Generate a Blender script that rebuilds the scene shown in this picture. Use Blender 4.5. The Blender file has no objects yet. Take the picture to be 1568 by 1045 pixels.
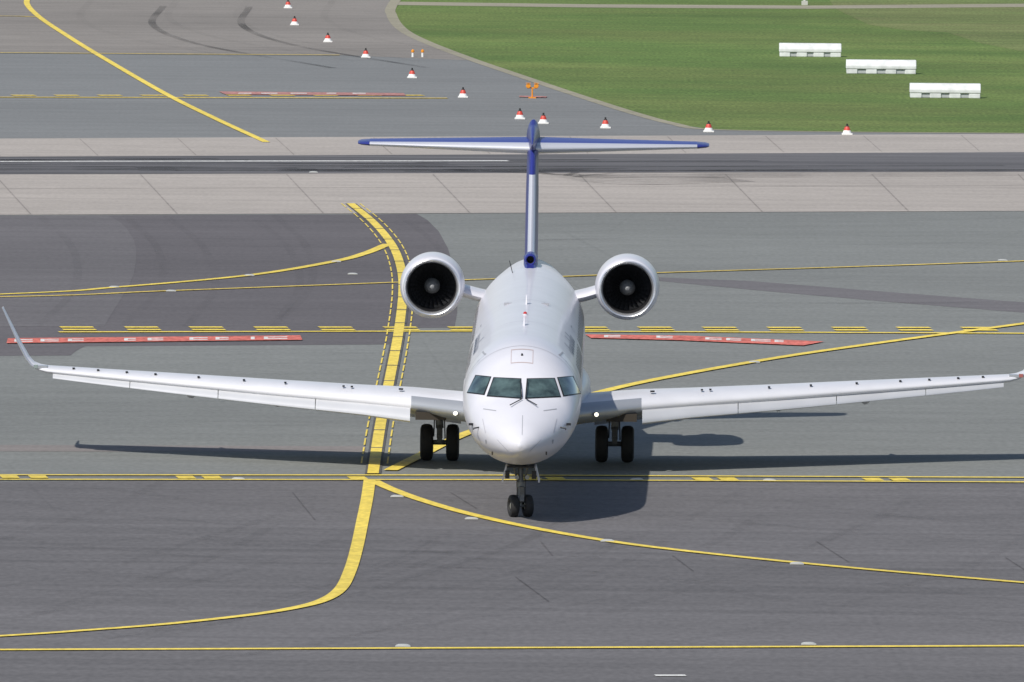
import bpy, bmesh, math, random
from mathutils import Vector, Matrix
from mathutils.bvhtree import BVHTree
random.seed(4)
D=bpy.data; SC=bpy.context.scene
# ------------------------------------------------------------------ camera
F=19900.0; H=21.6; PT=math.atan(1202.5/F); RO=math.radians(0.5)
fwd=Vector((0,math.cos(PT),-math.sin(PT))); r0=Vector((1,0,0)); u0=Vector((0,math.sin(PT),math.cos(PT)))
rr=r0*math.cos(RO)+u0*math.sin(RO); uu=u0*math.cos(RO)-r0*math.sin(RO)
cam=D.objects.new("camera",D.cameras.new("camera")); SC.collection.objects.link(cam); SC.camera=cam
M=Matrix.Identity(4)
for i in range(3):
    M[i][0]=rr[i]; M[i][1]=uu[i]; M[i][2]=-fwd[i]
M[2][3]=H; cam.matrix_world=M
cam.data.sensor_width=36; cam.data.lens=F/1568*36; cam.data.clip_end=20000; cam.data.clip_start=1
def G(u,v):
    "survey point on the ground (read off the reference) -> ground x,y in metres"
    d=fwd+rr*((u-784)/F)+uu*((522.5-v)/F); t=-H/d.z
    return Vector((d.x*t,d.y*t,0))
# ------------------------------------------------------------------ materials
def newmat(name):
    m=D.materials.new(name); m.use_nodes=True
    return m,m.node_tree.nodes,m.node_tree.links,m.node_tree.nodes["Principled BSDF"]
def mat(name,col,rough=.5,metal=0,coat=0,emis=0,var=0,vscale=2.0,spec=.5):
    m,n,l,b=newmat(name)
    b.inputs["Base Color"].default_value=(*col,1); b.inputs["Roughness"].default_value=rough
    b.inputs["Metallic"].default_value=metal; b.inputs["Coat Weight"].default_value=coat
    b.inputs["Coat Roughness"].default_value=.08; b.inputs["Specular IOR Level"].default_value=spec
    if emis:
        b.inputs["Emission Color"].default_value=(1,.93,.72,1); b.inputs["Emission Strength"].default_value=emis
    if var:
        tc=n.new("ShaderNodeTexCoord"); no=n.new("ShaderNodeTexNoise"); no.inputs["Scale"].default_value=vscale; no.inputs["Detail"].default_value=6
        mr=n.new("ShaderNodeMapRange"); mr.inputs[1].default_value=.3; mr.inputs[2].default_value=.7; mr.inputs[3].default_value=1-var; mr.inputs[4].default_value=1+var
        vm=n.new("ShaderNodeVectorMath"); vm.operation='SCALE'; vm.inputs[0].default_value=col
        l.new(tc.outputs["Object"],no.inputs["Vector"]); l.new(no.outputs["Fac"],mr.inputs[0]); l.new(mr.outputs[0],vm.inputs["Scale"]); l.new(vm.outputs[0],b.inputs["Base Color"])
    return m
def groundmat(name,col,var=.12,fine=.15,streak=.12,rough=.85,col2=None,crack=0,rot=0.0,alpha=None):
    m,n,l,b=newmat(name)
    b.inputs["Roughness"].default_value=rough; b.inputs["Specular IOR Level"].default_value=.25
    tc=n.new("ShaderNodeTexCoord")
    def noise(sc,scale,det=5,rz=0.0,dist=0.0):
        mp=n.new("ShaderNodeMapping"); mp.inputs["Scale"].default_value=sc; mp.inputs["Rotation"].default_value=(0,0,rz)
        no=n.new("ShaderNodeTexNoise"); no.inputs["Scale"].default_value=scale; no.inputs["Detail"].default_value=det; no.inputs["Distortion"].default_value=dist
        l.new(tc.outputs["Object"],mp.inputs[0]); l.new(mp.outputs[0],no.inputs["Vector"]); return no.outputs["Fac"]
    def rng(s,a,c,lo=.3,hi=.7):
        mr=n.new("ShaderNodeMapRange"); mr.inputs[1].default_value=lo; mr.inputs[2].default_value=hi; mr.inputs[3].default_value=a; mr.inputs[4].default_value=c
        l.new(s,mr.inputs[0]); return mr.outputs[0]
    def mul(a,c):
        x=n.new("ShaderNodeMath"); x.operation='MULTIPLY'; l.new(a,x.inputs[0]); l.new(c,x.inputs[1]); return x.outputs[0]
    f=rng(noise((.5,1,1),.06,4),1-var,1+var)
    f=mul(f,rng(noise((1,1,1),.6,6),1-var*.5,1+var*.5))
    f=mul(f,rng(noise((1,.35,1),7,3),1-fine,1+fine))
    f=mul(f,rng(noise((.02,.9,1),1.0,5,rot,.3),1-streak,1+streak*.6))
    f=mul(f,rng(noise((.05,1.6,1),.35,4,rot+.35,1.5),1-streak*.8,1+streak*.2,.35,.6))
    if crack:
        vo=n.new("ShaderNodeTexVoronoi"); vo.feature='DISTANCE_TO_EDGE'; vo.inputs["Scale"].default_value=.05
        mp=n.new("ShaderNodeMapping"); mp.inputs["Scale"].default_value=(1,.6,1)
        l.new(tc.outputs["Object"],mp.inputs[0]); l.new(mp.outputs[0],vo.inputs["Vector"])
        f=mul(f,rng(vo.outputs["Distance"],1-crack,1,.0,.003))
    base=n.new("ShaderNodeRGB"); base.outputs[0].default_value=(*col,1); src=base.outputs[0]
    if col2:
        mx=n.new("ShaderNodeMix"); mx.data_type='RGBA'; mx.inputs[6].default_value=(*col,1); mx.inputs[7].default_value=(*col2,1)
        l.new(rng(noise((.6,1,1),.09,5),0,1,.4,.62),mx.inputs[0]); src=mx.outputs[2]
    vm=n.new("ShaderNodeVectorMath"); vm.operation='SCALE'; l.new(src,vm.inputs[0]); l.new(f,vm.inputs["Scale"]); l.new(vm.outputs[0],b.inputs["Base Color"])
    if alpha: l.new(rng(noise((1,.3,1),.35,5,0,.6),alpha*.1,alpha,.3,.7),b.inputs["Alpha"])
    return m
# ------------------------------------------------------------------ mesh helpers
def mkobj(name,verts,faces,mats,midx=None,smooth=False,parent=None):
    me=D.meshes.new(name); me.from_pydata([tuple(v) for v in verts],[],faces)
    for m in (mats if isinstance(mats,(list,tuple)) else [mats]): me.materials.append(m)
    if midx:
        for p,i in zip(me.polygons,midx): p.material_index=i
    if smooth:
        for p in me.polygons: p.use_smooth=True
    me.update()
    o=D.objects.new(name,me); SC.collection.objects.link(o)
    if parent: o.parent=parent
    return o
def fixn(o):
    bm=bmesh.new(); bm.from_mesh(o.data); bmesh.ops.recalc_face_normals(bm,faces=bm.faces); bm.to_mesh(o.data); bm.free(); return o
class Acc:
    def __init__(s): s.v=[]; s.f=[]; s.m=[]
    def add(s,v,f,mi=0):
        o=len(s.v); s.v+=[Vector(a) for a in v]; s.f+=[tuple(i+o for i in q) for q in f]; s.m+=[mi]*len(f)
    def box(s,c,d,mi=0,rot=None):
        c=Vector(c); vs=[]
        for x in(-1,1):
            for y in(-1,1):
                for z in(-1,1):
                    p=Vector((x*d[0]/2,y*d[1]/2,z*d[2]/2))
                    if rot: p=rot@p
                    vs.append(c+p)
        s.add(vs,[(0,1,3,2),(4,6,7,5),(0,4,5,1),(2,3,7,6),(0,2,6,4),(1,5,7,3)],mi)
    def cyl(s,a,b,r,r2=None,mi=0,n=16):
        a=Vector(a);b=Vector(b); r2=r if r2 is None else r2
        q=(b-a).to_track_quat('Z','Y'); vs=[]
        for p,ra in((a,r),(b,r2)):
            for i in range(n):
                t=2*math.pi*i/n; vs.append(p+q@Vector((ra*math.cos(t),ra*math.sin(t),0)))
        fs=[(i,(i+1)%n,n+(i+1)%n,n+i) for i in range(n)]+[tuple(range(n))[::-1],tuple(range(n,2*n))]
        s.add(vs,fs,mi)
    def lathe(s,prof,c,axis,mi=0,n=48,mis=None):
        c=Vector(c); q=Vector(axis).to_track_quat('Z','Y'); vs=[];fs=[]
        for (a,r) in prof:
            for i in range(n):
                t=2*math.pi*i/n; vs.append(c+q@Vector((r*math.cos(t),r*math.sin(t),a)))
        for k in range(len(prof)-1):
            for i in range(n): fs.append((k*n+i,k*n+(i+1)%n,(k+1)*n+(i+1)%n,(k+1)*n+i))
        s.add(vs,fs,mi)
        if mis:
            base=len(s.m)-len(fs)
            for k in range(len(prof)-1):
                for i in range(n): s.m[base+k*n+i]=mis[k]
    def obj(s,name,mats,parent=None,smooth=False,angle=None,fix=True):
        o=mkobj(name,s.v,s.f,mats,s.m,smooth or angle is not None,parent)
        if fix: fixn(o)
        if angle is not None: o.data.set_sharp_from_angle(angle=math.radians(angle))
        return o
def catmull(P,k=10):
    if len(P)<3: return P
    Q=[P[0]*2-P[1]]+P+[P[-1]*2-P[-2]]; out=[]
    for i in range(1,len(Q)-2):
        for j in range(k):
            t=j/k; a,b,c,d=Q[i-1],Q[i],Q[i+1],Q[i+2]
            out.append(.5*((2*b)+(c-a)*t+(2*a-5*b+4*c-d)*t*t+(3*b-a-3*c+d)*t**3))
    out.append(P[-1]); return out
ZN=[0]
def ribbon(acc,P,w,z,mi=0,off=0.0,smooth=True):
    ZN[0]+=1; z=z+(ZN[0]%23)*.0002
    P=catmull(P,12) if smooth else P
    vs=[]; N=len(P)
    for i,p in enumerate(P):
        t=(P[min(i+1,N-1)]-P[max(i-1,0)]); t.z=0; t.normalize(); nn=Vector((-t.y,t.x,0))
        vs.append(p+nn*(off+w/2)+Vector((0,0,z))); vs.append(p+nn*(off-w/2)+Vector((0,0,z)))
    acc.add(vs,[(2*i,2*i+1,2*i+3,2*i+2) for i in range(N-1)],mi)
def resample(P,step):
    out=[P[0]]; acc=0
    for a,b in zip(P[:-1],P[1:]):
        L=(b-a).length; t=step-acc
        while t<=L:
            out.append(a+(b-a)*(t/L)); t+=step
        acc=(L-(t-step))
    return out
def sheet(name,pts,z,m,world=False):
    P=[Vector((p[0],p[1],0)) if world else G(*p) for p in pts]
    bm=bmesh.new(); vs=[bm.verts.new((p.x,p.y,z)) for p in P]; f=bm.faces.new(vs); bm.normal_update()
    if f.normal.z<0: bmesh.ops.reverse_faces(bm,faces=[f])
    bmesh.ops.triangulate(bm,faces=bm.faces[:])
    me=D.meshes.new(name); bm.to_mesh(me); bm.free(); me.materials.append(m)
    o=D.objects.new(name,me); SC.collection.objects.link(o); return o
# ------------------------------------------------------------------ ground
mGrass=groundmat("grass_mat",(.100,.162,.040),.20,.32,.06,.95,col2=(.138,.185,.052))
mMeadow=groundmat("meadow_mat",(.135,.18,.058),.2,.3,.12,.95,col2=(.18,.20,.078))
mAsM=groundmat("asphalt_mid",(.192,.200,.191),.08,.10,.05,crack=.08)
mAsL=groundmat("asphalt_low",(.138,.133,.136),.11,.13,.11,crack=.08)
mAsD=groundmat("asphalt_dark",(.118,.110,.115),.09,.10,.06)
mAsD2=groundmat("asphalt_dark2",(.134,.127,.131),.08,.10,.06)
mAsU=groundmat("asphalt_upper",(.192,.198,.197),.07,.08,.07)
mAsT=groundmat("asphalt_top",(.235,.217,.197),.12,.08,.10)
mCon=groundmat("concrete_mat",(.380,.347,.315),.09,.08,.08)
mRun=groundmat("runway_mat",(.128,.125,.130),.08,.06,.30)
mPath=groundmat("path_mat",(.30,.28,.21),.1,.1,.1)
sheet("ground",[(-6000,-500),(6000,-500),(6000,9000),(-6000,9000)],0,mGrass,True)
sheet("meadow",[(1560,78),(1500,66),(1450,50),(1390,47),(1330,38),(1300,24),(1280,14),(1262,-10),(1250,-60),(4000,-60),(4000,90)],.004,mMeadow)
sheet("apron",[(-400,60),(400,60),(400,450),(-400,450)],.004,mAsM,True)
edge=[(1568,205),(1300,203),(1090,199),(1030,190),(960,171),(870,142),(790,115),(720,91),(650,64),(615,45),(600,24),(603,5),(650,-60)]
sheet("taxiway",[(-3000,240),(1568,222),(4000,210),(4000,198)]+edge+[(-3000,-60)],.008,mAsU)
sheet("taxiway_surface",[(-3000,72),(0,81),(520,85),(715,93),(660,71),(609,47),(592,24),(595,5),(630,-60),(-3000,-60)],.012,mAsT)
sheet("runway_shoulder",[(-3000,342),(0,330),(1568,324),(4000,315),(4000,197),(1568,206),(0,213),(-3000,225)],.016,mCon)
sheet("runway",[(-3000,280),(0,268),(1568,264),(4000,258),(4000,228),(1568,234),(0,241),(-3000,254)],.020,mRun)
sheet("asphalt_patch",[(-3000,342),(0,331),(575,329),(638,328),(655,338),(672,355),(686,381),(694,410),(700,450),(700,480),(696,502),(622,503),(612,516),(598,528),(130,531),(118,537),(108,545),(-3000,560)],.008,mAsD)
sheet("asphalt_patch",[(-3000,342.5),(0,332),(165,331),(183,340),(195,352),(205,368),(209,385),(208,402),(205,420),(197,440),(185,459),(172,480),(160,500),(-3000,520)],.012,mAsD2)
sheet("apron_lower",[(-3000,720),(0,738),(570,736),(1568,741),(4000,760),(4500,1900),(-3500,1900)],.008,mAsL)
mStk=groundmat("asphalt_streak",(.145,.138,.143),.06,.08,.06)
sheet("asphalt_seam",[(1000,425),(1150,431),(1350,447),(1600,466),(2500,520),(2500,560),(1600,482),(1350,462),(1180,447),(1010,431)],.008,mStk)
mStk2=groundmat("asphalt_seal",(.210,.192,.184),.06,.08,.06)
sheet("asphalt_seam",[(-3000,670),(0,682),(560,684),(560,693),(0,692),(-3000,680)],.008,mStk2)
sheet("perimeter_path",[(590,8),(900,12),(1240,14),(1700,10),(3000,6),(3000,1),(1700,5),(1240,9),(900,7),(603,3)],.008,mPath)
a=Acc()
ribbon(a,[G(*p) for p in edge],.50,.017); a.obj("grass_kerb",mPath,fix=False)
mWhite=groundmat("white_paint",(.66,.66,.64),.06,.2,.1)
mYel=groundmat("yellow_paint",(.78,.60,.10),.10,.15,.08,.6)
mYel2=groundmat("old_yellow_paint",(.62,.47,.12),.12,.2,.10,.7)
mRed=groundmat("red_paint",(.58,.155,.12),.15,.3,.15,.7)
mRedF=groundmat("faded_red_paint",(.40,.19,.17),.12,.25,.1,.7)
mBlk=groundmat("black_paint",(.105,.103,.102),.1,.1,.1,.8)
mJnt=groundmat("joint_sealant",(.27,.245,.225),.15,.2,.1,.8)
mJnt2=groundmat("joint_dark",(.10,.095,.098),.15,.2,.1,.8)
mTm=groundmat("tyre_mark",(.03,.03,.03),.1,.1,.1,.8,alpha=.055)
mTr=groundmat("runway_tyre_mark",(.03,.03,.03),.1,.1,.1,.8,alpha=.40)
w=Acc()
ribbon(w,[G(-3000,252),G(778,247.5)],.60,.026,smooth=False)
ribbon(w,[G(1003,1036),G(1050,1036)],.32,.022,smooth=False)
w.obj("white_runway_marking",mWhite,fix=False)
j=Acc()
for k in range(-6,18):
    x=215+k*224; ribbon(j,[G(x,268),G(x+56,329-.0035*x)],.055,.0175,smooth=False)
for k in range(-10,20):
    x=150+k*150; ribbon(j,[G(x-28,214-.004*x),G(x,240-.005*x)],.04,.0175,smooth=False)
ribbon(j,[G(-2000,296),G(0,290),G(1568,285),G(4000,277)],.08,.0175)
for pts in([(448,755),(482,797)],[(690,755),(730,780)],[(828,830),(846,852)],[(1030,852),(1062,876)],[(790,885),(840,922)],[(1540,855),(1568,873)],[(1250,830),(1300,862)]):
    ribbon(j,[G(*p) for p in pts],.035,.012,1,smooth=False)
j.obj("pavement_joints",[mJnt,mJnt2],fix=False)
tm=Acc(); tr=Acc()
def tmk(pts,w=.28,gap=.0,acc=None):
    acc=acc or tm
    ribbon(acc,[G(*p) for p in pts],w,.0235)
    if gap: ribbon(acc,[G(*p) for p in pts],w,.0235,off=gap)
for k in range(16):
    v=241+random.uniform(2,24); x0=random.uniform(-500,900); tmk([(x0,v+.5),(x0+random.uniform(500,1100),v-2)],.7,acc=tr)
for q in range(6):
    v=272+q*2.2; tmk([(830+q*12,v-4),(980,v-1+q*.4),(1110+q*9,v+1-q)],.3,acc=tr)
for q in range(5): tmk([(700+q*60,262+q),(900,268+q*1.2),(1250,266+q*1.5),(1568,262+q*2)],.3,acc=tr)
for (x,y) in((300,985),(520,1000),(760,960),(980,930),(120,900),(1180,980),(420,960),(640,985)):
    dx=random.uniform(-30,30)
    tmk([(x-260,y+20),(x,y-20),(x+180+dx,y-70),(x+330+dx,y-120),(x+420+dx,y-170)],.30,4.1)
for (x,y) in((640,800),(900,780),(1150,800),(60,830),(1300,930),(500,850),(850,870),(100,780),(-200,880)):
    tmk([(x-200,y-25),(x+60,y+8),(x+420,y+34),(x+900,y+48)],.45,4.1)
for y in(560,590,618,650,668): tmk([(-200,y+8),(300,y+random.uniform(-6,6)),(900,y-4),(1700,y+random.uniform(-8,8))],.5,4.1)
for y in(345,362,380,470,482): tmk([(760,y+8),(1000,y+random.uniform(-6,6)),(1300,y-4),(1700,y+random.uniform(-18,0))],.5,4.1)
for (x,y) in((60,330),(190,330),(420,330)): tmk([(x,y),(x+50,y+50),(x+55,y+110),(x,y+170)],.25,4.1)
for (x,y) in((140,0),(250,10),(380,0)): tmk([(x,y),(x-15,y+30),(x+60,y+60),(x+260,y+95)],.35,4.1,tr if x==250 else tm)
tm.obj("tyre_marks",mTm,fix=False); tr.obj("runway_tyre_marks",mTr,fix=False)
# yellow markings
Y=Acc(); O=Acc(); B=Acc()
def yl(pts,w,acc=None,**k): ribbon(acc if acc else Y,[G(*p) for p in pts],w,.0285,**k)
cl=[(537,313),(572,342),(600,376),(614,412),(617,450),(611,505),(603,550),(593,600),(582,655),(571,727)]
yl(cl,.27); ribbon(B,[G(*p) for p in cl],.38,.0175)
rs=resample(catmull([G(*p) for p in cl],12),3.2)
for side in(-1,1):
    for i in range(0,len(rs)-1):
        ribbon(Y,[rs[i],rs[i]+(rs[i+1]-rs[i])*.75],.04,.0285,off=side*.31,smooth=False)
for i in range(1,len(rs)-1,2):
    ribbon(B,[rs[i],rs[i]+(rs[i+1]-rs[i])*.08],.34,.0335,smooth=False)
yl([(566,737),(562,765),(555,800),(547,838),(537,873),(522,903),(495,921),(450,933),(380,944),(250,958),(120,968),(0,976),(-600,1012)],.28)
yl([(572,738),(600,751),(650,769),(720,789),(820,811),(950,833),(1100,851),(1300,871),(1568,894),(2200,945)],.30)
for o1,o2 in((0,0),(7,7)):
    yl([(-1500,718+o1),(0,729+o1),(784,729.5+o1),(1568,733+o2),(3000,742+o2)],.30,smooth=False)
for c in(-206,-166,15,59,285,325,548,815,851,1076,1115,1337,1378,1600,1640):
    yl([(c-14,732+.003*c),(c+13,732+.003*c)],.85,smooth=False)
yl([(-1000,1001),(0,997),(1568,991),(2600,987)],.33,smooth=False)
yl([(-800,480),(0,452),(180,441),(380,423),(510,402),(560,389),(594,375)],.34)
yl([(-800,468),(0,456),(250,447),(600,434),(870,424.5),(1010,419),(1300,410),(1568,401),(2400,372)],.34,O)
yl([(90,510),(784,508.5),(1568,512),(2400,516)],.42,smooth=False)
for c in list(range(119,720,99))+list(range(905,2000,99)):
    yl([(c-27,502.5+.0005*c),(c+24,502.5+.0005*c)],.55,smooth=False); yl([(c-23,506.3+.0005*c),(c+28,506.3+.0005*c)],.55,smooth=False)
yl([(598,722),(640,701),(715,665),(820,632),(935,598),(1050,574),(1200,548),(1330,529),(1448,513),(1568,497),(1900,452)],.34)
yl([(49,-8),(41,6),(60,27),(100,54),(150,85),(250,143),(330,183),(408,219)],.28)
yl([(-600,80),(0,82),(270,84),(520,85.5)],.45,O)
yl([(-200,26),(0,25.5),(60,27)],.4,O)
yl([(-600,150),(0,150),(685,151.5)],.6,O,smooth=False)
for c in range(-30,690,66): yl([(c-18,147.2),(c+18,147.2)],.9,O,smooth=False)
Y.obj("yellow_taxiway_marking",mYel,fix=False); O.obj("faded_yellow_taxiway_marking",mYel2,fix=False); B.obj("dark_taxiway_marking_border",mBlk,fix=False)
R=Acc()
def gp(acc,pts,z,mi=0):
    vs=[G(*p)+Vector((0,0,z)) for p in pts]; acc.add(vs,[tuple(range(len(vs)))],mi)
gp(R,[(12,520),(460,515.5),(463,522.5),(10,527.5)],.0345)
gp(R,[(896,514),(1050,516),(1262,525),(1230,531),(1040,523),(905,519.5)],.0345)
gp(R,[(335,141.5),(618,144),(622,148),(345,146)],.0345,2)
gp(R,[(795,148),(838,149),(836,151),(795,150)],.0345,2)
def L(x0,x1,f,t=1.6,z=.0365):
    gp(R,[(x0,f(x0)-t),(x1,f(x1)-t),(x1,f(x1)+t),(x0,f(x0)+t)],z,1)
f1=lambda x:523.7-(x-12)*.0105
for (a0,b0) in((22,50),(62,90),(104,128),(190,208),(226,250),(290,318),(330,350),(384,390),(404,440)):
    L(a0,b0,lambda x:f1(x)-1.2,.55); L(a0,b0,lambda x:f1(x)+1.5,.55,.0370); L(a0,a0+6,f1,1.8,.0375)
f2=lambda x:517.5+(x-1000)*.035 if x>1000 else 517.0
for (a0,b0) in((925,950),(1005,1030),(1080,1105),(1112,1135),(1150,1180),(1186,1200)):
    L(a0,b0,lambda x:f2(x)-.9,.5); L(a0,b0,lambda x:f2(x)+1.2,.5,.0370); L(a0,a0+6,f2,1.5,.0375)
for (a0,b0) in((365,385),(400,425),(445,470),(500,515),(540,560)): L(a0,b0,lambda x:144.4,.5)
fixn(R.obj("red_ground_sign_marking",[mRed,mWhite,mRedF]))
mLamp=mat("light_fitting",(.55,.55,.51),.4,.2)
for p in((617,991),(1238,988),(930,830),(1220,865),(722,796),(608,762),(365,735),(1178,737),(540,421),(175,441),(262,447),(515,402),(382,423),(1155,556),(1535,400),(975,736),(480,265)):
    a=Acc(); q=G(*p); q.z=.02; a.lathe([(0.0,.15),(.02,.14),(.035,.10),(.04,.001)],q,(0,0,1),n=16)
    a.box(q+Vector((0,-.16,.01)),(.30,.10,.02)); a.obj("inset_taxiway_light",mLamp)
# ------------------------------------------------------------------ cones, barriers, lights
mCW=mat("cone_white",(.78,.78,.76),.5); mCR=mat("cone_red",(.55,.06,.04),.5); mCB=mat("cone_black",(.02,.02,.02),.7); mOr=mat("lamp_orange",(.75,.28,.02),.4)
for p in((441,13),(451,39),(502,65),(560,89),(631,120),(709,150),(796,183),(832,190),(927,197),(1085,203),(1297,207)):
    a=Acc(); q=G(*p); q.z=.016 if p[1]>200 else .012
    a.box(q+Vector((0,0,.025)),(.40,.40,.05),0)
    a.lathe([(.05,.17),(.16,.13),(.24,.105),(.30,.075),(.34,.05),(.345,.001)],q,(0,0,1),n=20,mis=[0,1,1,2,2])
    a.cyl(q+Vector((0,0,.33)),q+Vector((0,0,.41)),.035,mi=2,n=10)
    a.obj("traffic_cone",[mCW,mCR,mCB])
for p in((632,88),(647,88)):
    a=Acc(); q=G(*p); q.z=.012
    a.cyl(q,q+Vector((0,0,.2)),.05,mi=0,n=12); a.lathe([(.2,.07),(.28,.07),(.32,.03),(.33,.001)],q,(0,0,1),mi=1,n=12); a.obj("elevated_taxiway_light",[mCW,mOr])
a=Acc(); q=G(815,151)
a.cyl(q,q+Vector((0,0,.42)),.03,n=10); a.box(q+Vector((0,0,.42)),(.42,.06,.05)); a.box(q+Vector((0,0,.02)),(.3,.3,.06))
for s in(-1,1):
    a.lathe([(-.06,.001),(-.06,.06),(-.02,.095),(.09,.095),(.10,.08),(.10,.001)],q+Vector((s*.16,0,.50)),(0,-1,0),n=16)
    a.box(q+Vector((s*.16,-.03,.61)),(.2,.2,.02))
a.obj("runway_guard_light",mOr)
a=Acc(); q=G(1232,8); a.cyl(q,q+Vector((0,0,2.2)),.07,n=10); a.box(q+Vector((0,0,.1)),(.3,.3,.2)); a.obj("marker_post",mLamp)
mBar=mat("barrier_white",(.64,.66,.66),.7,var=.14,vscale=3); mBg=mat("barrier_recess_gray",(.40,.42,.43),.8)
for (cx,cv,L0) in((1240.5,87,2.70),(1349,113,2.95),(1447,150,2.85)):
    a=Acc(); q=G(cx,cv)
    prof=[(-.42,.20),(-.42,.34),(-.24,.58),(.24,.58),(.42,.34),(.42,.20)]
    vs=[q+Vector((s*L0/2,y,z)) for s in(-1,1) for (y,z) in prof]; n=6
    a.add(vs,[(i,(i+1)%n,n+(i+1)%n,n+i) for i in range(n)]+[tuple(range(n)),tuple(range(n,2*n))])
    nf=4
    for i in range(nf):
        x=-L0/2+.25+i*(L0-.5)/(nf-1)
        a.box(q+Vector((x,0,.098)),(.46,.80,.20),0)
    a.box(q+Vector((0,0,.098)),(L0-.3,.70,.195),1)
    o=a.obj("concrete_barrier",[mBar,mBg]); bv=o.modifiers.new("b","BEVEL"); bv.width=.03; bv.segments=2
# ------------------------------------------------------------------ AIRCRAFT
jet=D.objects.new("passenger_jet",None); SC.collection.objects.link(jet)
jet.location=(.20,288.8,.085); jet.rotation_euler=(0,0,math.radians(-.50))
mW=mat("white_paint_aircraft",(.635,.635,.680),.34,coat=.2,var=.035,vscale=1.3,spec=.45)
mWing=mat("wing_paint",(.64,.645,.675),.38,coat=.1,var=.05,vscale=1.0)
mSlat=mat("slat_paint",(.58,.59,.61),.34,metal=.25,var=.05,vscale=1.2)
mSil=mat("polished_metal",(.80,.81,.83),.28,.8)
mLE=mat("fin_leading_edge",(.66,.67,.72),.3,.35)
mGr=mat("grey_panel",(.40,.42,.45),.38,.4)
mBlue=mat("blue_paint",(.028,.036,.215),.36,coat=.15,spec=.35)
mBlue2=mat("blue_paint_tailplane_sheen",(.045,.065,.27),.40,spec=.5)  # same blue, lightened to put the tailplane top's reflection into the colour
mBk=mat("black_trim",(.015,.015,.017),.5)
mDark=mat("brown_cavity_shade",(.035,.028,.02),.8)
mTyre=mat("tyre_rubber",(.018,.018,.019),.75)
mHub=mat("wheel_hub",(.35,.36,.36),.4,.6)
mSteel=mat("gear_steel",(.20,.21,.22),.45,.4)
mGlass=mat("cockpit_glass",(.055,.085,.083),.06,coat=1.0,var=.6,vscale=3.5)
mRedL=mat("red_beacon",(.5,.03,.03),.3)
mSeam=mat("panel_seam",(.34,.35,.38),.6)
mLight=mat("landing_lamp",(1,1,.9),.2,emis=3)
mFan=mat("fan_blade",(.055,.057,.062),.35,.6); mSpin=mat("spinner_grey",(.20,.205,.21),.45)
mText=mat("lettering_blue_grey",(.10,.12,.20),.4)
FC=2.42; FS=.0195
def fc(y): return FC+FS*y
SEC=[(0,.02,-.68,-.72,-.70),(.04,.13,-.58,-.82,-.70),(.15,.27,-.48,-.92,-.69),(.35,.43,-.35,-1.01,-.67),(.6,.57,-.235,-1.07,-.64),(1.0,.76,-.08,-1.16,-.58),(1.5,.96,.10,-1.24,-.48),(2.05,1.12,.32,-1.30,-.37),(2.4,1.19,.55,-1.32,-.27),(2.8,1.25,.79,-1.335,-.18),(3.4,1.31,1.05,-1.345,-.09),(4.2,1.335,1.25,-1.345,-.03),(5.2,1.345,1.335,-1.345,0),(6.5,1.345,1.345,-1.345,0),(12,1.345,1.345,-1.345,0),(18,1.345,1.345,-1.345,0),(24.5,1.345,1.345,-1.345,0),(26.5,1.30,1.345,-1.16,.03),(28.5,1.10,1.31,-.80,.12),(30.5,.84,1.24,-.36,.3),(32.5,.52,1.10,.12,.5),(34,.26,.95,.45,.66),(34.8,.08,.80,.62,.7)]
def interp(y):
    for i in range(len(SEC)-1):
        if SEC[i][0]<=y<=SEC[i+1][0]:
            a=SEC[max(i-1,0)];b=SEC[i];c=SEC[i+1];d=SEC[min(i+2,len(SEC)-1)]
            h=c[0]-b[0]; t=(y-b[0])/h; out=[]
            for k in range(1,5):
                m0=(c[k]-a[k])/(c[0]-a[0]) if c[0]>a[0] else 0
                m1=(d[k]-b[k])/(d[0]-b[0])
                if i==0: m0=(c[k]-b[k])/h
                out.append((2*t**3-3*t*t+1)*b[k]+(t**3-2*t*t+t)*h*m0+(-2*t**3+3*t*t)*c[k]+(t**3-t*t)*h*m1)
            return out
ys=[0,.01,.025,.04,.07,.11,.15,.2,.27,.35,.45]+[.6+.12*i for i in range(42)]
y=ys[-1]
while y<34.4: y+=.4; ys.append(min(y,34.8))
N=72; fv=[]; ff=[]
for y in ys:
    hw,tp,bt,zw=interp(y)
    for i in range(N):
        t=2*math.pi*i/N; x=hw*math.sin(t); cz=math.cos(t)
        z=zw+(tp-zw)*cz if cz>0 else zw+(zw-bt)*cz
        fv.append(Vector((x,y,fc(y)+z)))
for k in range(len(ys)-1):
    for i in range(N): ff.append((k*N+i,k*N+(i+1)%N,(k+1)*N+(i+1)%N,(k+1)*N+i))
ff.append(tuple(range(N))); ff.append(tuple(range((len(ys)-1)*N,len(ys)*N)))
fus=mkobj("fuselage",fv,ff,mW,None,True,jet); fixn(fus)
bvh=BVHTree.FromPolygons(fv,ff)
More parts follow.
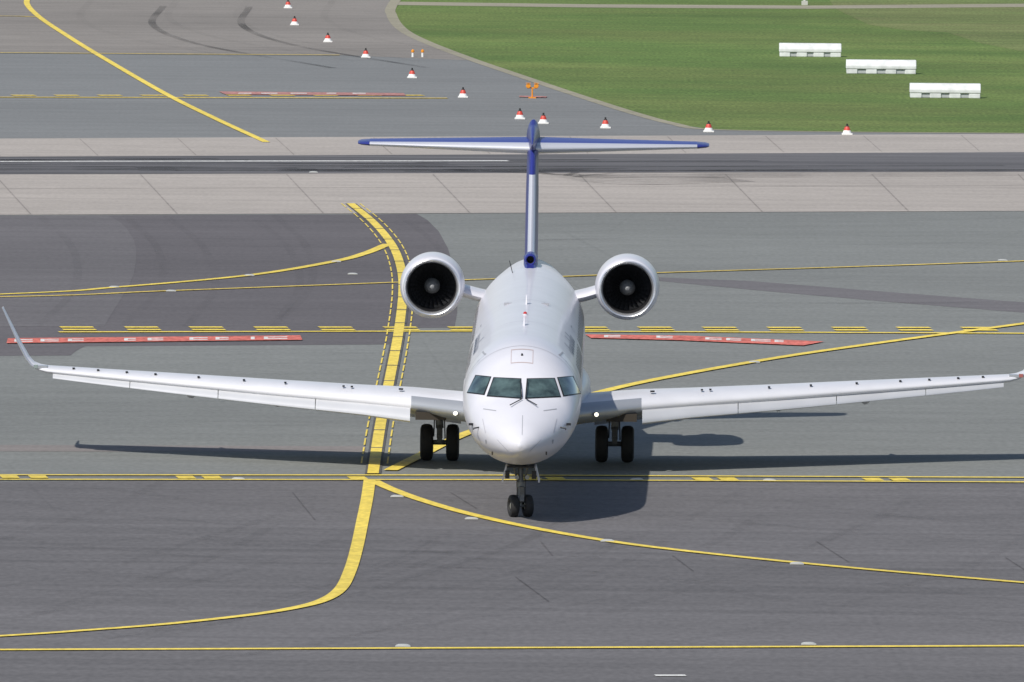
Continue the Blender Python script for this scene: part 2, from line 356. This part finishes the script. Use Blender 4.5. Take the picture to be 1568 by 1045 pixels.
def patch(quad,off,mode='front',nu=14,nv=10,obj=None,mi=0):
    """quad = 4 corners in 2-D; front: (x,z) at station y=2.4; side: (y,z); top: (x,y) - laid on the skin"""
    vs=[]
    for jv in range(nv+1):
        for iu in range(nu+1):
            s=iu/nu;t=jv/nv
            a=[(quad[0][k]*(1-s)+quad[1][k]*s)*(1-t)+(quad[3][k]*(1-s)+quad[2][k]*s)*t for k in(0,1)]
            if mode=='front': o=Vector((a[0],-3,a[1]+5.4*.0735)); d=Vector((0,1,-.0735)).normalized()
            elif mode=='L': o=Vector((-5,a[0],a[1]+fc(a[0]))); d=Vector((1,0,0))
            elif mode=='R': o=Vector((5,a[0],a[1]+fc(a[0]))); d=Vector((-1,0,0))
            else: o=Vector((a[0],a[1],9)); d=Vector((0,0,-1))
            h=bvh.ray_cast(o,d)
            if h[0] is None: h=(o+d*5,-d)
            nrm=h[1] if h[1].dot(d)<0 else -h[1]
            vs.append(h[0]+nrm*off)
    fs=[(j*(nu+1)+i,j*(nu+1)+i+1,(j+1)*(nu+1)+i+1,(j+1)*(nu+1)+i) for j in range(nv) for i in range(nu)]
    obj.add(vs,fs,mi)
def px(u,v):
    return ((u-784)/68.2-.215,21.6-(v+680-(u-784)*.0087)/68.2-.085)
gl=Acc()
def grow(q,e):
    c=[sum(p[k] for p in q)/4 for k in(0,1)]
    return [tuple(p[k]+(e if p[k]>c[k] else -e) for k in(0,1)) for p in q]
for q in([(757,577),(797,579),(798,608),(747,604)],[(808,579),(848,578),(858,605),(806,608)],[(729,573),(751,576),(741,602),(716,598)],[(854,577),(876,574),(888,599),(864,604)]):
    Q=[px(*p) for p in q]
    patch(grow(Q,.022),.006,'front',obj=gl,mi=1)
    patch(Q,.012,'front',obj=gl,mi=0)
gl.obj("cockpit_windows",[mGlass,mBk],jet,True)
dt=Acc()
for s,mode in((-1,'L'),(1,'R')):
    for k in range(23):
        y=6.6+k*.80
        if 12.9<y<13.5: continue
        patch([(y,.60),(y+.24,.60),(y+.24,.26),(y,.26)],.006,mode,2,3,dt,0)
    for (y0,y1,z0,z1) in((4.3,5.15,-.9,1.0),(14.2,14.75,0,.85)):
        for q in([(y0,z1),(y1,z1),(y1,z1-.03),(y0,z1-.03)],[(y0,z0),(y1,z0),(y1,z0+.03),(y0,z0+.03)],[(y0,z0),(y0+.04,z0),(y0+.04,z1),(y0,z1)],[(y1,z0),(y1+.04,z0),(y1+.04,z1),(y1,z1)]):
            patch(q,.006,mode,6,12,dt,1)
    yy=7.4
    for k in range(13):
        h=random.choice((.16,.16,.28)); w_=.10
        patch([(yy,.70+h),(yy+w_,.70+h),(yy+w_,.70),(yy,.70)],.007,mode,2,6,dt,2)
        if k%2: patch([(yy,.77),(yy+.3,.77),(yy+.3,.70),(yy,.70)],.009,mode,3,2,dt,2)
        yy+=random.uniform(.30,.45)
def ringseam(y,w_,a0,a1,mi=1,off=.004):
    vs=[];n=60
    for i in range(n+1):
        t=math.radians(a0+(a1-a0)*i/n)
        for yy in(y,y+w_):
            hw,tp,bt,zw=interp(yy); cz=math.cos(t)
            vs.append(Vector(((hw+off)*math.sin(t),yy,fc(yy)+(zw+(tp-zw+off)*cz if cz>0 else zw+(zw-bt+off)*cz))))
    dt.add(vs,[(2*i,2*i+1,2*i+3,2*i+2) for i in range(n)],mi)
ringseam(4.0,.03,-110,110,3); ringseam(16,.03,-90,90,3); ringseam(9.5,.03,-90,90,3)
for (x0,x1,y0,y1) in((-.25,.25,3.05,3.08),(-.25,.25,3.74,3.79)): patch([(x0,y0),(x1,y0),(x1,y1),(x0,y1)],.006,'top',6,2,dt,4)
for (x0,x1) in((-.25,-.238),(.238,.25)): patch([(x0,3.05),(x1,3.05),(x1,3.79),(x0,3.79)],.0065,'top',2,12,dt,4)
for s in(-1,1):
    patch([px(797+s*33,672),px(797+s*34,672),px(797+s*17,690),px(797+s*15.5,690)],.005,'front',2,6,dt,3)
    patch([px(797+s*40,690),px(797+s*42,690),px(797+s*42,695),px(797+s*40,695)],.006,'front',2,2,dt,0)
    patch([px(797+s*50,672),px(797+s*52,672),px(797+s*51,678),px(797+s*50,678)],.006,'front',2,2,dt,1)
    patch([px(797+s*36,627),px(797+s*56,624),px(797+s*56,625.3),px(797+s*36,628.3)],.006,'front',4,2,dt,1)
    patch([px(797+s*56,640),px(797+s*57,640),px(797+s*52,662),px(797+s*51,662)],.006,'front',2,5,dt,3)
patch([px(801,635),px(802,635),px(802,665),px(801,665)],.006,'front',2,5,dt,1)
dt.obj("cabin_windows_and_marks",[mBk,mSeam,mText,mat("faint_seam",(.45,.45,.49),.5),mat("hatch_line",(.47,.38,.37),.5)],jet,True)
ft=Acc()
def surf(x,y):
    return bvh.ray_cast(Vector((x,y,9)),Vector((0,0,-1)))[0]
def front(u,v,off=.02):
    p=px(u,v); o=Vector((p[0],-3,p[1]+5.4*.0735)); h=bvh.ray_cast(o,Vector((0,1,-.0735)).normalized())
    return (h[0]+Vector((0,-off,off))) if h[0] else o+Vector((0,6,0))
ft.cyl(front(800,611,.03),front(782,622,.05),.012,n=6); ft.cyl(front(806,611,.03),front(823,622,.05),.012,n=6)
ft.cyl(front(800,609,.03),front(797,584,.04),.010,n=6); ft.cyl(front(806,609,.03),front(808,584,.04),.010,n=6)
for s in(-1,1):
    a0=front(797+s*62,653,.0)
    ft.cyl(a0,a0+Vector((s*.12,-.02,-.02)),.016,n=8); ft.cyl(a0+Vector((s*.12,0,-.02)),a0+Vector((s*.12,-.22,-.03)),.014,n=8)
    a0=front(797+s*72,648,.0); ft.box(a0+Vector((s*.04,0,0)),(.10,.1,.05))
def blade(x,y,h,c,mi):
    p=surf(x,y)
    ft.add([p+Vector((-.02,0,-.03)),p+Vector((.02,0,-.03)),p+Vector((.02,c,-.03)),p+Vector((-.02,c,-.03)),p+Vector((-.008,c*.5,h)),p+Vector((.008,c*.5,h)),p+Vector((.008,c*.95,h)),p+Vector((-.008,c*.95,h))],[(0,1,2,3),(4,5,6,7),(0,1,5,4),(1,2,6,5),(2,3,7,6),(3,0,4,7)],mi)
blade(0,8.2,.20,.35,1); blade(0,14.5,.22,.35,1)
p=surf(0,11.3); ft.lathe([(-.02,.055),(.03,.055)],p,(0,0,1),mi=1,n=16); ft.lathe([(.03,.045),(.06,.042),(.085,.001)],p,(0,0,1),mi=2,n=16)
p=surf(0,3.40); ft.lathe([(-.02,.03),(.04,.02),(.05,.001)],p,(0,0,1),mi=0,n=10)
for s in(-1,1):
    p=surf(s*.42,15.5); ft.box(p+Vector((0,0,.0)),(.22,.12,.05),3)
p=surf(-.42,25.2); ft.cyl(p,p+Vector((-.08,.3,.28)),.010,n=6)
ft.obj("wipers_probes_and_antennae",[mBk,mW,mRedL,mSeam],jet)
bf=Acc(); n1=24;n2=36;vs=[];fs=[]
for i in range(n1+1):
    t=i/n1; y=13.6+11.4*t; e=max(math.sin(math.pi*t),0)**.45
    for k in range(n2):
        aa=2*math.pi*k/n2; cx=math.copysign(abs(math.sin(aa))**.75,math.sin(aa)); cz=math.copysign(abs(math.cos(aa))**.75,math.cos(aa))
        vs.append(Vector((1.52*e*cx,y,1.72+.02*(y-18)+.72*e*cz)))
for i in range(n1):
    for k in range(n2): fs.append((i*n2+k,i*n2+(k+1)%n2,(i+1)*n2+(k+1)%n2,(i+1)*n2+k))
bf.add(vs,fs); bf.obj("wing_body_fairing",mW,jet,True)
# ---- airfoils
def naca(t,n=18,camber=.015):
    up=[];lo=[]
    for i in range(n+1):
        x=(1-math.cos(math.pi*i/n))/2
        yt=5*t*(.2969*math.sqrt(x)-.126*x-.3516*x*x+.2843*x**3-.1036*x**4); yc=camber*4*x*(1-x)
        up.append((x,yc+yt)); lo.append((x,yc-yt))
    return up,lo
def loft(acc,rings,mi=0,cap=True,mfun=None):
    n=len(rings[0]); vs=[p for r in rings for p in r]; fs=[]; ms=[]
    for k in range(len(rings)-1):
        for i in range(n):
            fs.append((k*n+i,k*n+(i+1)%n,(k+1)*n+(i+1)%n,(k+1)*n+i)); ms.append(mfun(k,i) if mfun else mi)
    if cap:
        fs.append(tuple(range(n))); fs.append(tuple(range((len(rings)-1)*n,len(rings)*n))); ms+=[mi,mi]
    acc.add(vs,fs,mi); acc.m[-len(fs):]=ms
def ring(s,x,ly,lz,c,t,tw,n=18,camber=.015):
    up,lo=naca(t,n,camber); pts=up[::-1]+lo[1:-1]; out=[]
    ct,st=math.cos(tw),math.sin(tw)
    for (a,b) in pts:
        yy=a*c; zz=b*c; out.append(Vector((s*x,ly+yy*ct+zz*st,lz+zz*ct-yy*st)))
    return out
WS=[(.5,15.5,1.30,6.6,.11,.035),(1.35,16.2,1.38,5.9,.115,.03),(2.72,17.3,1.47,4.95,.12,.022),(3.9,18.0,1.53,4.15,.12,.015),(6.05,19.21,1.62,3.4,.118,.008),(8.6,20.65,1.74,2.5,.118,0),(10.6,21.74,1.84,1.83,.118,0),(11.55,22.28,1.89,1.50,.115,0)]
def wint(x):
    for a,b in zip(WS[:-1],WS[1:]):
        if a[0]<=x<=b[0]:
            t=(x-a[0])/(b[0]-a[0]); return [a[k]*(1-t)+b[k]*t for k in range(1,6)]
for s,nm in((-1,"right_wing"),(1,"left_wing")):
    w=Acc(); nn=18
    rings=[ring(s,x,*wint(x)) for x in(.5,1.35,2.0,2.72,3.9,5,6,7.2,8.5,9.5,10.4,11.55)]
    rings.append(ring(s,11.75,22.42,1.93,1.42,.10,0))
    rings.append(ring(s,11.94,22.58,2.01,1.32,.09,0))
    rings.append(ring(s,12.07,22.75,2.16,1.2,.08,0))
    rings.append(ring(s,12.28,23.05,2.52,1.0,.08,0))
    rings.append(ring(s,12.70,23.75,3.32,.50,.075,0))
    for ri,cant in((-5,.25),(-4,.7),(-3,1.0),(-2,1.15),(-1,1.15)):
        R_=rings[ri]; c0=R_[nn].copy()
        for k,p in enumerate(R_):
            dz=p.z-c0.z; R_[k]=Vector((c0.x-s*dz*math.sin(cant),p.y,c0.z+dz*math.cos(cant)))
    def mf(k,i):
        return 1 if (abs(i-nn)<=3 and (k<3)) else (2 if abs(i-nn+.5)<2 and k>=12 else 0)
    loft(w,rings,0,True,mf); w.obj(nm,[mWing,mGr,mSil],jet,angle=50)
    sl=Acc()
    for (x0,x1) in [(2.74,5.0),(5.02,7.35),(7.37,9.5),(9.52,11.4)]:
        rg=[]
        for x in(x0,(x0+x1)/2,x1):
            ly,lz,c,t,tw=wint(x); up,lo=naca(t,26,.015); pts=[]
            U=[p for p in up if p[0]<=.17]; Lw=[p for p in lo if p[0]<=.045]
            outer=U[::-1]+Lw[1:]
            inner=[(a*.93+.012,b*.80) for a,b in outer[::-1]][1:-1]
            dr=-.30-.022*(x-2.7)
            for (a,b) in outer+inner:
                a2=a-.17; A=a2*math.cos(dr)-b*math.sin(dr); Bz=a2*math.sin(-dr)+b*math.cos(dr)
                pts.append(Vector((s*x,ly+(A+.17)*c-.060*c,lz+Bz*c-.012*c)))
            rg.append(pts)
        loft(sl,rg,0)
    sl.obj("slats",[mSlat],jet,angle=40)
    fl=Acc()
    for (x0,x1) in((1.6,3.85),(3.95,8.3)):
        rg=[]
        for x in(x0,x1):
            ly,lz,c,t,tw=wint(x); rg.append(ring(s,x,ly+.80*c,lz-.01*c-.06,.27*c,.12,.38,10))
        loft(fl,rg,0)
    for x in(3.4,6.0,8.1):
        ly,lz,c,t,tw=wint(x)
        fl.lathe([(0,.01),(.25,.09),(.9,.12),(1.6,.09),(2.1,.01)],(s*x,ly+.5*c,lz-.05*c-.10),(0,1,-.12),n=16)
    fl.obj("flaps",[mWing],jet,angle=40)
    d=Acc()
    for u in(2.95,3.0,4.15,4.35,5.75,6.75,7.85,8.9,9.6,10.3,10.9):
        ly,lz,c,t,tw=wint(u); d.box((s*u,ly+.135*c,lz+.068*c),(.055,.12,.035))
    d.box((s*11.70,22.55,1.975),(.32,.30,.06),1)
    d.box((s*11.82,22.46,1.99),(.10,.14,.08),2)
    d.obj("slat_brackets_and_navigation_light",[mBk,mGr,mat("nav_glass",(.35,.12,.11) if s>0 else (.25,.30,.29),.1)],jet)
    q=Vector((s*1.66,16.40,1.36))
    d=Acc(); d.lathe([(0,.06),(.02,.07),(.3,.07)],q+Vector((0,-.05,0)),(0,1,0),mi=3,n=20); d.lathe([(.0,.001),(.0,.045)],q+Vector((0,-.04,0)),(0,1,0),mi=1,n=20); d.lathe([(.01,.044),(.01,.065)],q+Vector((0,-.04,0)),(0,1,0),mi=3,n=20)
    d.box((s*2.25,17.3,1.24),(.72,.5,.18),2)  # solid brown box, coloured dark to stand for shade under the wing root
    d.obj("landing_light",[mBk,mLight,mDark,mGr],jet)
    # ---- engine
    e=Acc(); c=Vector((s*2.36,24.3,3.87)); ax=Vector((0,1,.0))
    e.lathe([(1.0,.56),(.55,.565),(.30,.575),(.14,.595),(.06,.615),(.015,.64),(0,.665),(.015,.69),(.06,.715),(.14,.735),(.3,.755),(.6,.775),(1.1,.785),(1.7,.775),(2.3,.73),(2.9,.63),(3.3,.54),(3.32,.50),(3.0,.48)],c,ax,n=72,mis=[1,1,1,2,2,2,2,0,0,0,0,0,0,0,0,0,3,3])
    e.lathe([(3.0,.5),(3.0,.30),(3.5,.27),(3.9,.12),(4.0,.001)],c,ax,mi=3,n=32)
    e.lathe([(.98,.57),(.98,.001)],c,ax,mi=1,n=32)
    e.obj("engine_nacelle",[mW,mBk,mSil,mGr],jet,angle=50)
    fn=Acc(); fn.lathe([(.42,.001),(.44,.05),(.55,.12),(.72,.18),(.85,.20)],c,ax,mi=1,n=32)
    nb=28
    for b_ in range(nb):
        t=2*math.pi*b_/nb; vs=[]
        for k in range(6):
            r=.19+(.555-.19)*k/5; tw=.35+.75*k/5; hc=.055+.02*k/5
            for sg in(-1,1):
                da=sg*hc*math.sin(tw)/r; yy=.78+sg*hc*math.cos(tw)
                vs.append(c+Vector((r*math.cos(t+da),yy,r*math.sin(t+da))))
        fn.add(vs,[(2*k,2*k+1,2*k+3,2*k+2) for k in range(5)],0)
    fn.obj("engine_fan",[mFan,mSpin],jet)
    pl=Acc(); rg=[]
    for x,zz,ly in((.95,3.53,25.3),(1.35,3.63,25.15),(1.78,3.77,25.0)): rg.append(ring(s,x,ly,zz,3.0,.10,0,12,0))
    loft(pl,rg,0); pl.obj("engine_pylon",[mW],jet,angle=50)
    tp=Acc(); rg=[]
    for x,ly,c_,t in((0.0,31.0,2.8,.12),(1.5,31.72,2.2,.12),(3.0,32.45,1.65,.11),(4.06,32.95,1.25,.10),(4.28,33.15,1.0,.09),(4.36,33.4,.65,.07)):
        rg.append(ring(s,x,ly,6.93,c_,t,-.065,18,-.01))
    loft(tp,rg,0,True,lambda k,i:(3 if k>=3 else (1 if abs(i-18+.5)<3.6 else (0 if i<18 else 2))))
    tp.obj("tailplane",[mBlue2,mLE,mWing,mBlue],jet,angle=50)
    # ---- main gear
    g=Acc(); gx=s*2.09; gy=21.0
    for o_ in(-.31,.31):
        W=.155
        g.lathe([(-W*.6,.19),(-W*.95,.24),(-W,.33),(-W*.8,.41),(-W*.4,.437),(0,.44),(W*.4,.437),(W*.8,.41),(W,.33),(W*.95,.24),(W*.6,.19)],(gx+o_,gy,.44-.085),(1,0,0),mi=0,n=40)
        g.lathe([(-.09,.001),(-.09,.10),(-.06,.19)],(gx+o_,gy,.44-.085),(1,0,0),mi=1,n=24)
        g.lathe([(.09,.001),(.09,.10),(.06,.19)],(gx+o_,gy,.44-.085),(1,0,0),mi=1,n=24)
    g.cyl((gx-.3,gy,.355),(gx+.3,gy,.355),.06,mi=2)
    g.cyl((gx,gy,.355),(gx,gy-.05,.8),.055,mi=1); g.cyl((gx,gy-.04,.7),(gx+s*.05,gy-.1,1.6),.095,mi=2)
    g.cyl((gx-.02,gy-.25,1.05),(gx-s*1.0,gy-.3,1.35),.05,mi=2); g.cyl((gx,gy-.2,.95),(gx+s*.1,gy-1.2,1.5),.04,mi=2)
    g.box((gx,gy-.22,.62),(.14,.10,.30),2,Matrix.Rotation(.5,3,'X')); g.box((gx,gy-.22,.45),(.12,.10,.25),2,Matrix.Rotation(-.6,3,'X'))
    g.cyl((gx-.14,gy-.1,.5),(gx-.12,gy-.1,1.3),.015,mi=3,n=8); g.cyl((gx+.13,gy-.1,.45),(gx+.1,gy-.1,1.2),.015,mi=3,n=8)
    g.cyl((gx+s*.25,gy-.15,1.15),(gx+s*.08,gy-.1,.9),.03,mi=2,n=8)
    g.box((gx+s*.30,gy-.1,1.12),(.03,.7,.38),4,Matrix.Rotation(s*.18,3,'Y'))
    g.obj("main_landing_gear",[mTyre,mHub,mSteel,mBk,mW],jet,angle=40)
fi=Acc(); rg=[]
def fr(z,ly,c_,t):
    up,lo=naca(t,16,0); pts=up[::-1]+lo[1:-1]; return [Vector((b*c_,ly+a*c_,z)) for a,b in pts]
for q in [(4.0,26.6,6.0,.055),(4.45,27.4,5.3,.06),(4.75,27.8,4.9,.065),(5.3,28.6,4.4,.072),(5.9,29.4,3.9,.08),(6.35,29.9,3.6,.082),(6.9,30.6,3.3,.085)]: rg.append(fr(*q))
loft(fi,rg,0,True,lambda k,i:1 if (abs(i-15.5)<1.8 and 1<=k<=4) else 0)
fi.obj("fin",[mBlue,mLE],jet,angle=50)
bu=Acc(); vs=[];fs=[];n1=20;n2=24
for i in range(n1+1):
    t=i/n1; y=30.1+4.6*t; e=(math.sin(math.pi*min(t*1.15,1)/2)**.6 if t<.5 else math.sqrt(max(1-((t-.5)/.5)**2,0)))
    for k in range(n2):
        aa=2*math.pi*k/n2; vs.append(Vector((.17*e*math.sin(aa),y,7.08+.50*e*math.cos(aa)+.03*t)))
for i in range(n1):
    for k in range(n2): fs.append((i*n2+k,i*n2+(k+1)%n2,(i+1)*n2+(k+1)%n2,(i+1)*n2+k))
bu.add(vs,fs); bu.obj("tailplane_fairing",mBlue,jet,True)
ai=Acc(); c=Vector((0,26.3,4.45))
ai.lathe([(.5,.05),(.1,.075),(.0,.09),(-.02,.11),(.0,.13),(.15,.15),(.8,.16),(1.8,.12)],c,(0,1,0),mi=0,n=24,mis=[1,1,0,0,0,0,0]); ai.lathe([(.3,.08),(.3,.001)],c,(0,1,0),mi=1,n=24)
vs=[Vector((x,y,z)) for (y,z,h) in((25.6,4.22,.12),(27.4,4.54,.17)) for (x,z) in((-h,3.9),(h,3.9),(h,z-.05),(h*.6,z),(-h*.6,z),(-h,z-.05))]
ai.add(vs,[(0,1,2,3,4,5),(6,7,8,9,10,11)]+[(i,(i+1)%6,6+(i+1)%6,6+i) for i in range(6)],0)
ai.obj("fin_root_air_intake",[mBlue,mBk],jet,angle=40)
# nose gear
g=Acc(); st=Matrix.Rotation(math.radians(14),3,'Z'); gc=Vector((0,2.95,0))
def T(p): return gc+st@Vector(p)
axn=st@Vector((1,0,0)); W=.10; z0=.255-.085
for o_ in(-.165,.165):
    cc=T((o_,0,z0))
    g.lathe([(-W*.6,.11),(-W*.95,.14),(-W,.19),(-W*.8,.235),(-W*.4,.253),(0,.256),(W*.4,.253),(W*.8,.235),(W,.19),(W*.95,.14),(W*.6,.11)],cc,axn,mi=0,n=36)
    for q in(-1,1): g.lathe([(q*.07,.001),(q*.075,.05),(q*.05,.11)],cc,axn,mi=1,n=24)
g.cyl(T((-.16,0,z0)),T((.16,0,z0)),.035,mi=2)
g.cyl(T((0,0,z0)),T((0,0,.62)),.035,mi=1); g.cyl(T((0,0,.42)),T((0,.05,1.25)),.065,mi=2); g.cyl(T((0,0,.60)),T((0,0,.72)),.10,mi=2)
g.cyl((0,2.95,.75),(0,3.9,1.2),.035,mi=2); g.cyl((-.1,2.97,.8),(-.18,2.7,1.2),.025,mi=2); g.cyl((.1,2.97,.8),(.18,2.7,1.2),.025,mi=2)
g.box(T((0,-.12,.52)),(.10,.05,.22),2,Matrix.Rotation(.5,3,'X')); g.box(T((0,-.12,.36)),(.10,.05,.2),2,Matrix.Rotation(-.5,3,'X'))
g.cyl(T((-.09,-.05,.3)),T((-.09,0,.9)),.012,mi=3,n=8); g.cyl(T((.09,-.05,.3)),T((.1,0,.9)),.012,mi=3,n=8)
for s in(-1,1):
    g.lathe([(0,.001),(0,.05),(.08,.04)],T((s*.12,-.12,.82)),(0,1,0),mi=1,n=14)
    g.box((s*.37,3.1,.90),(.03,1.0,.36),4,Matrix.Rotation(s*-.25,3,'Y')); g.box((s*.30,2.56,.90),(.10,.05,.18),3)
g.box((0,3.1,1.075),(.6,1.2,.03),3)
g.obj("nose_landing_gear",[mTyre,mHub,mSteel,mBk,mW],jet,angle=40)
# ------------------------------------------------------------------ light
sd=Vector((-.515,-.78,1)).normalized(); el=math.asin(sd.z); az=math.atan2(sd.x,sd.y)
wd=D.worlds.new("World"); SC.world=wd; wd.use_nodes=True; nt=wd.node_tree
sk=nt.nodes.new("ShaderNodeTexSky"); sk.sky_type='NISHITA'; sk.sun_disc=False; sk.sun_elevation=el; sk.sun_rotation=az
bg=nt.nodes["Background"]; bg.inputs[1].default_value=.10; nt.links.new(sk.outputs[0],bg.inputs[0])
sl=D.lights.new("sun","SUN"); sl.energy=4.3; sl.angle=math.radians(.6); sl.color=(1,.95,.88)
so=D.objects.new("sun",sl); SC.collection.objects.link(so); so.rotation_euler=(-sd).to_track_quat('-Z','Y').to_euler(); so.location=(0,250,80)
SC.view_settings.view_transform='Standard'; SC.view_settings.look='None'; SC.view_settings.exposure=0
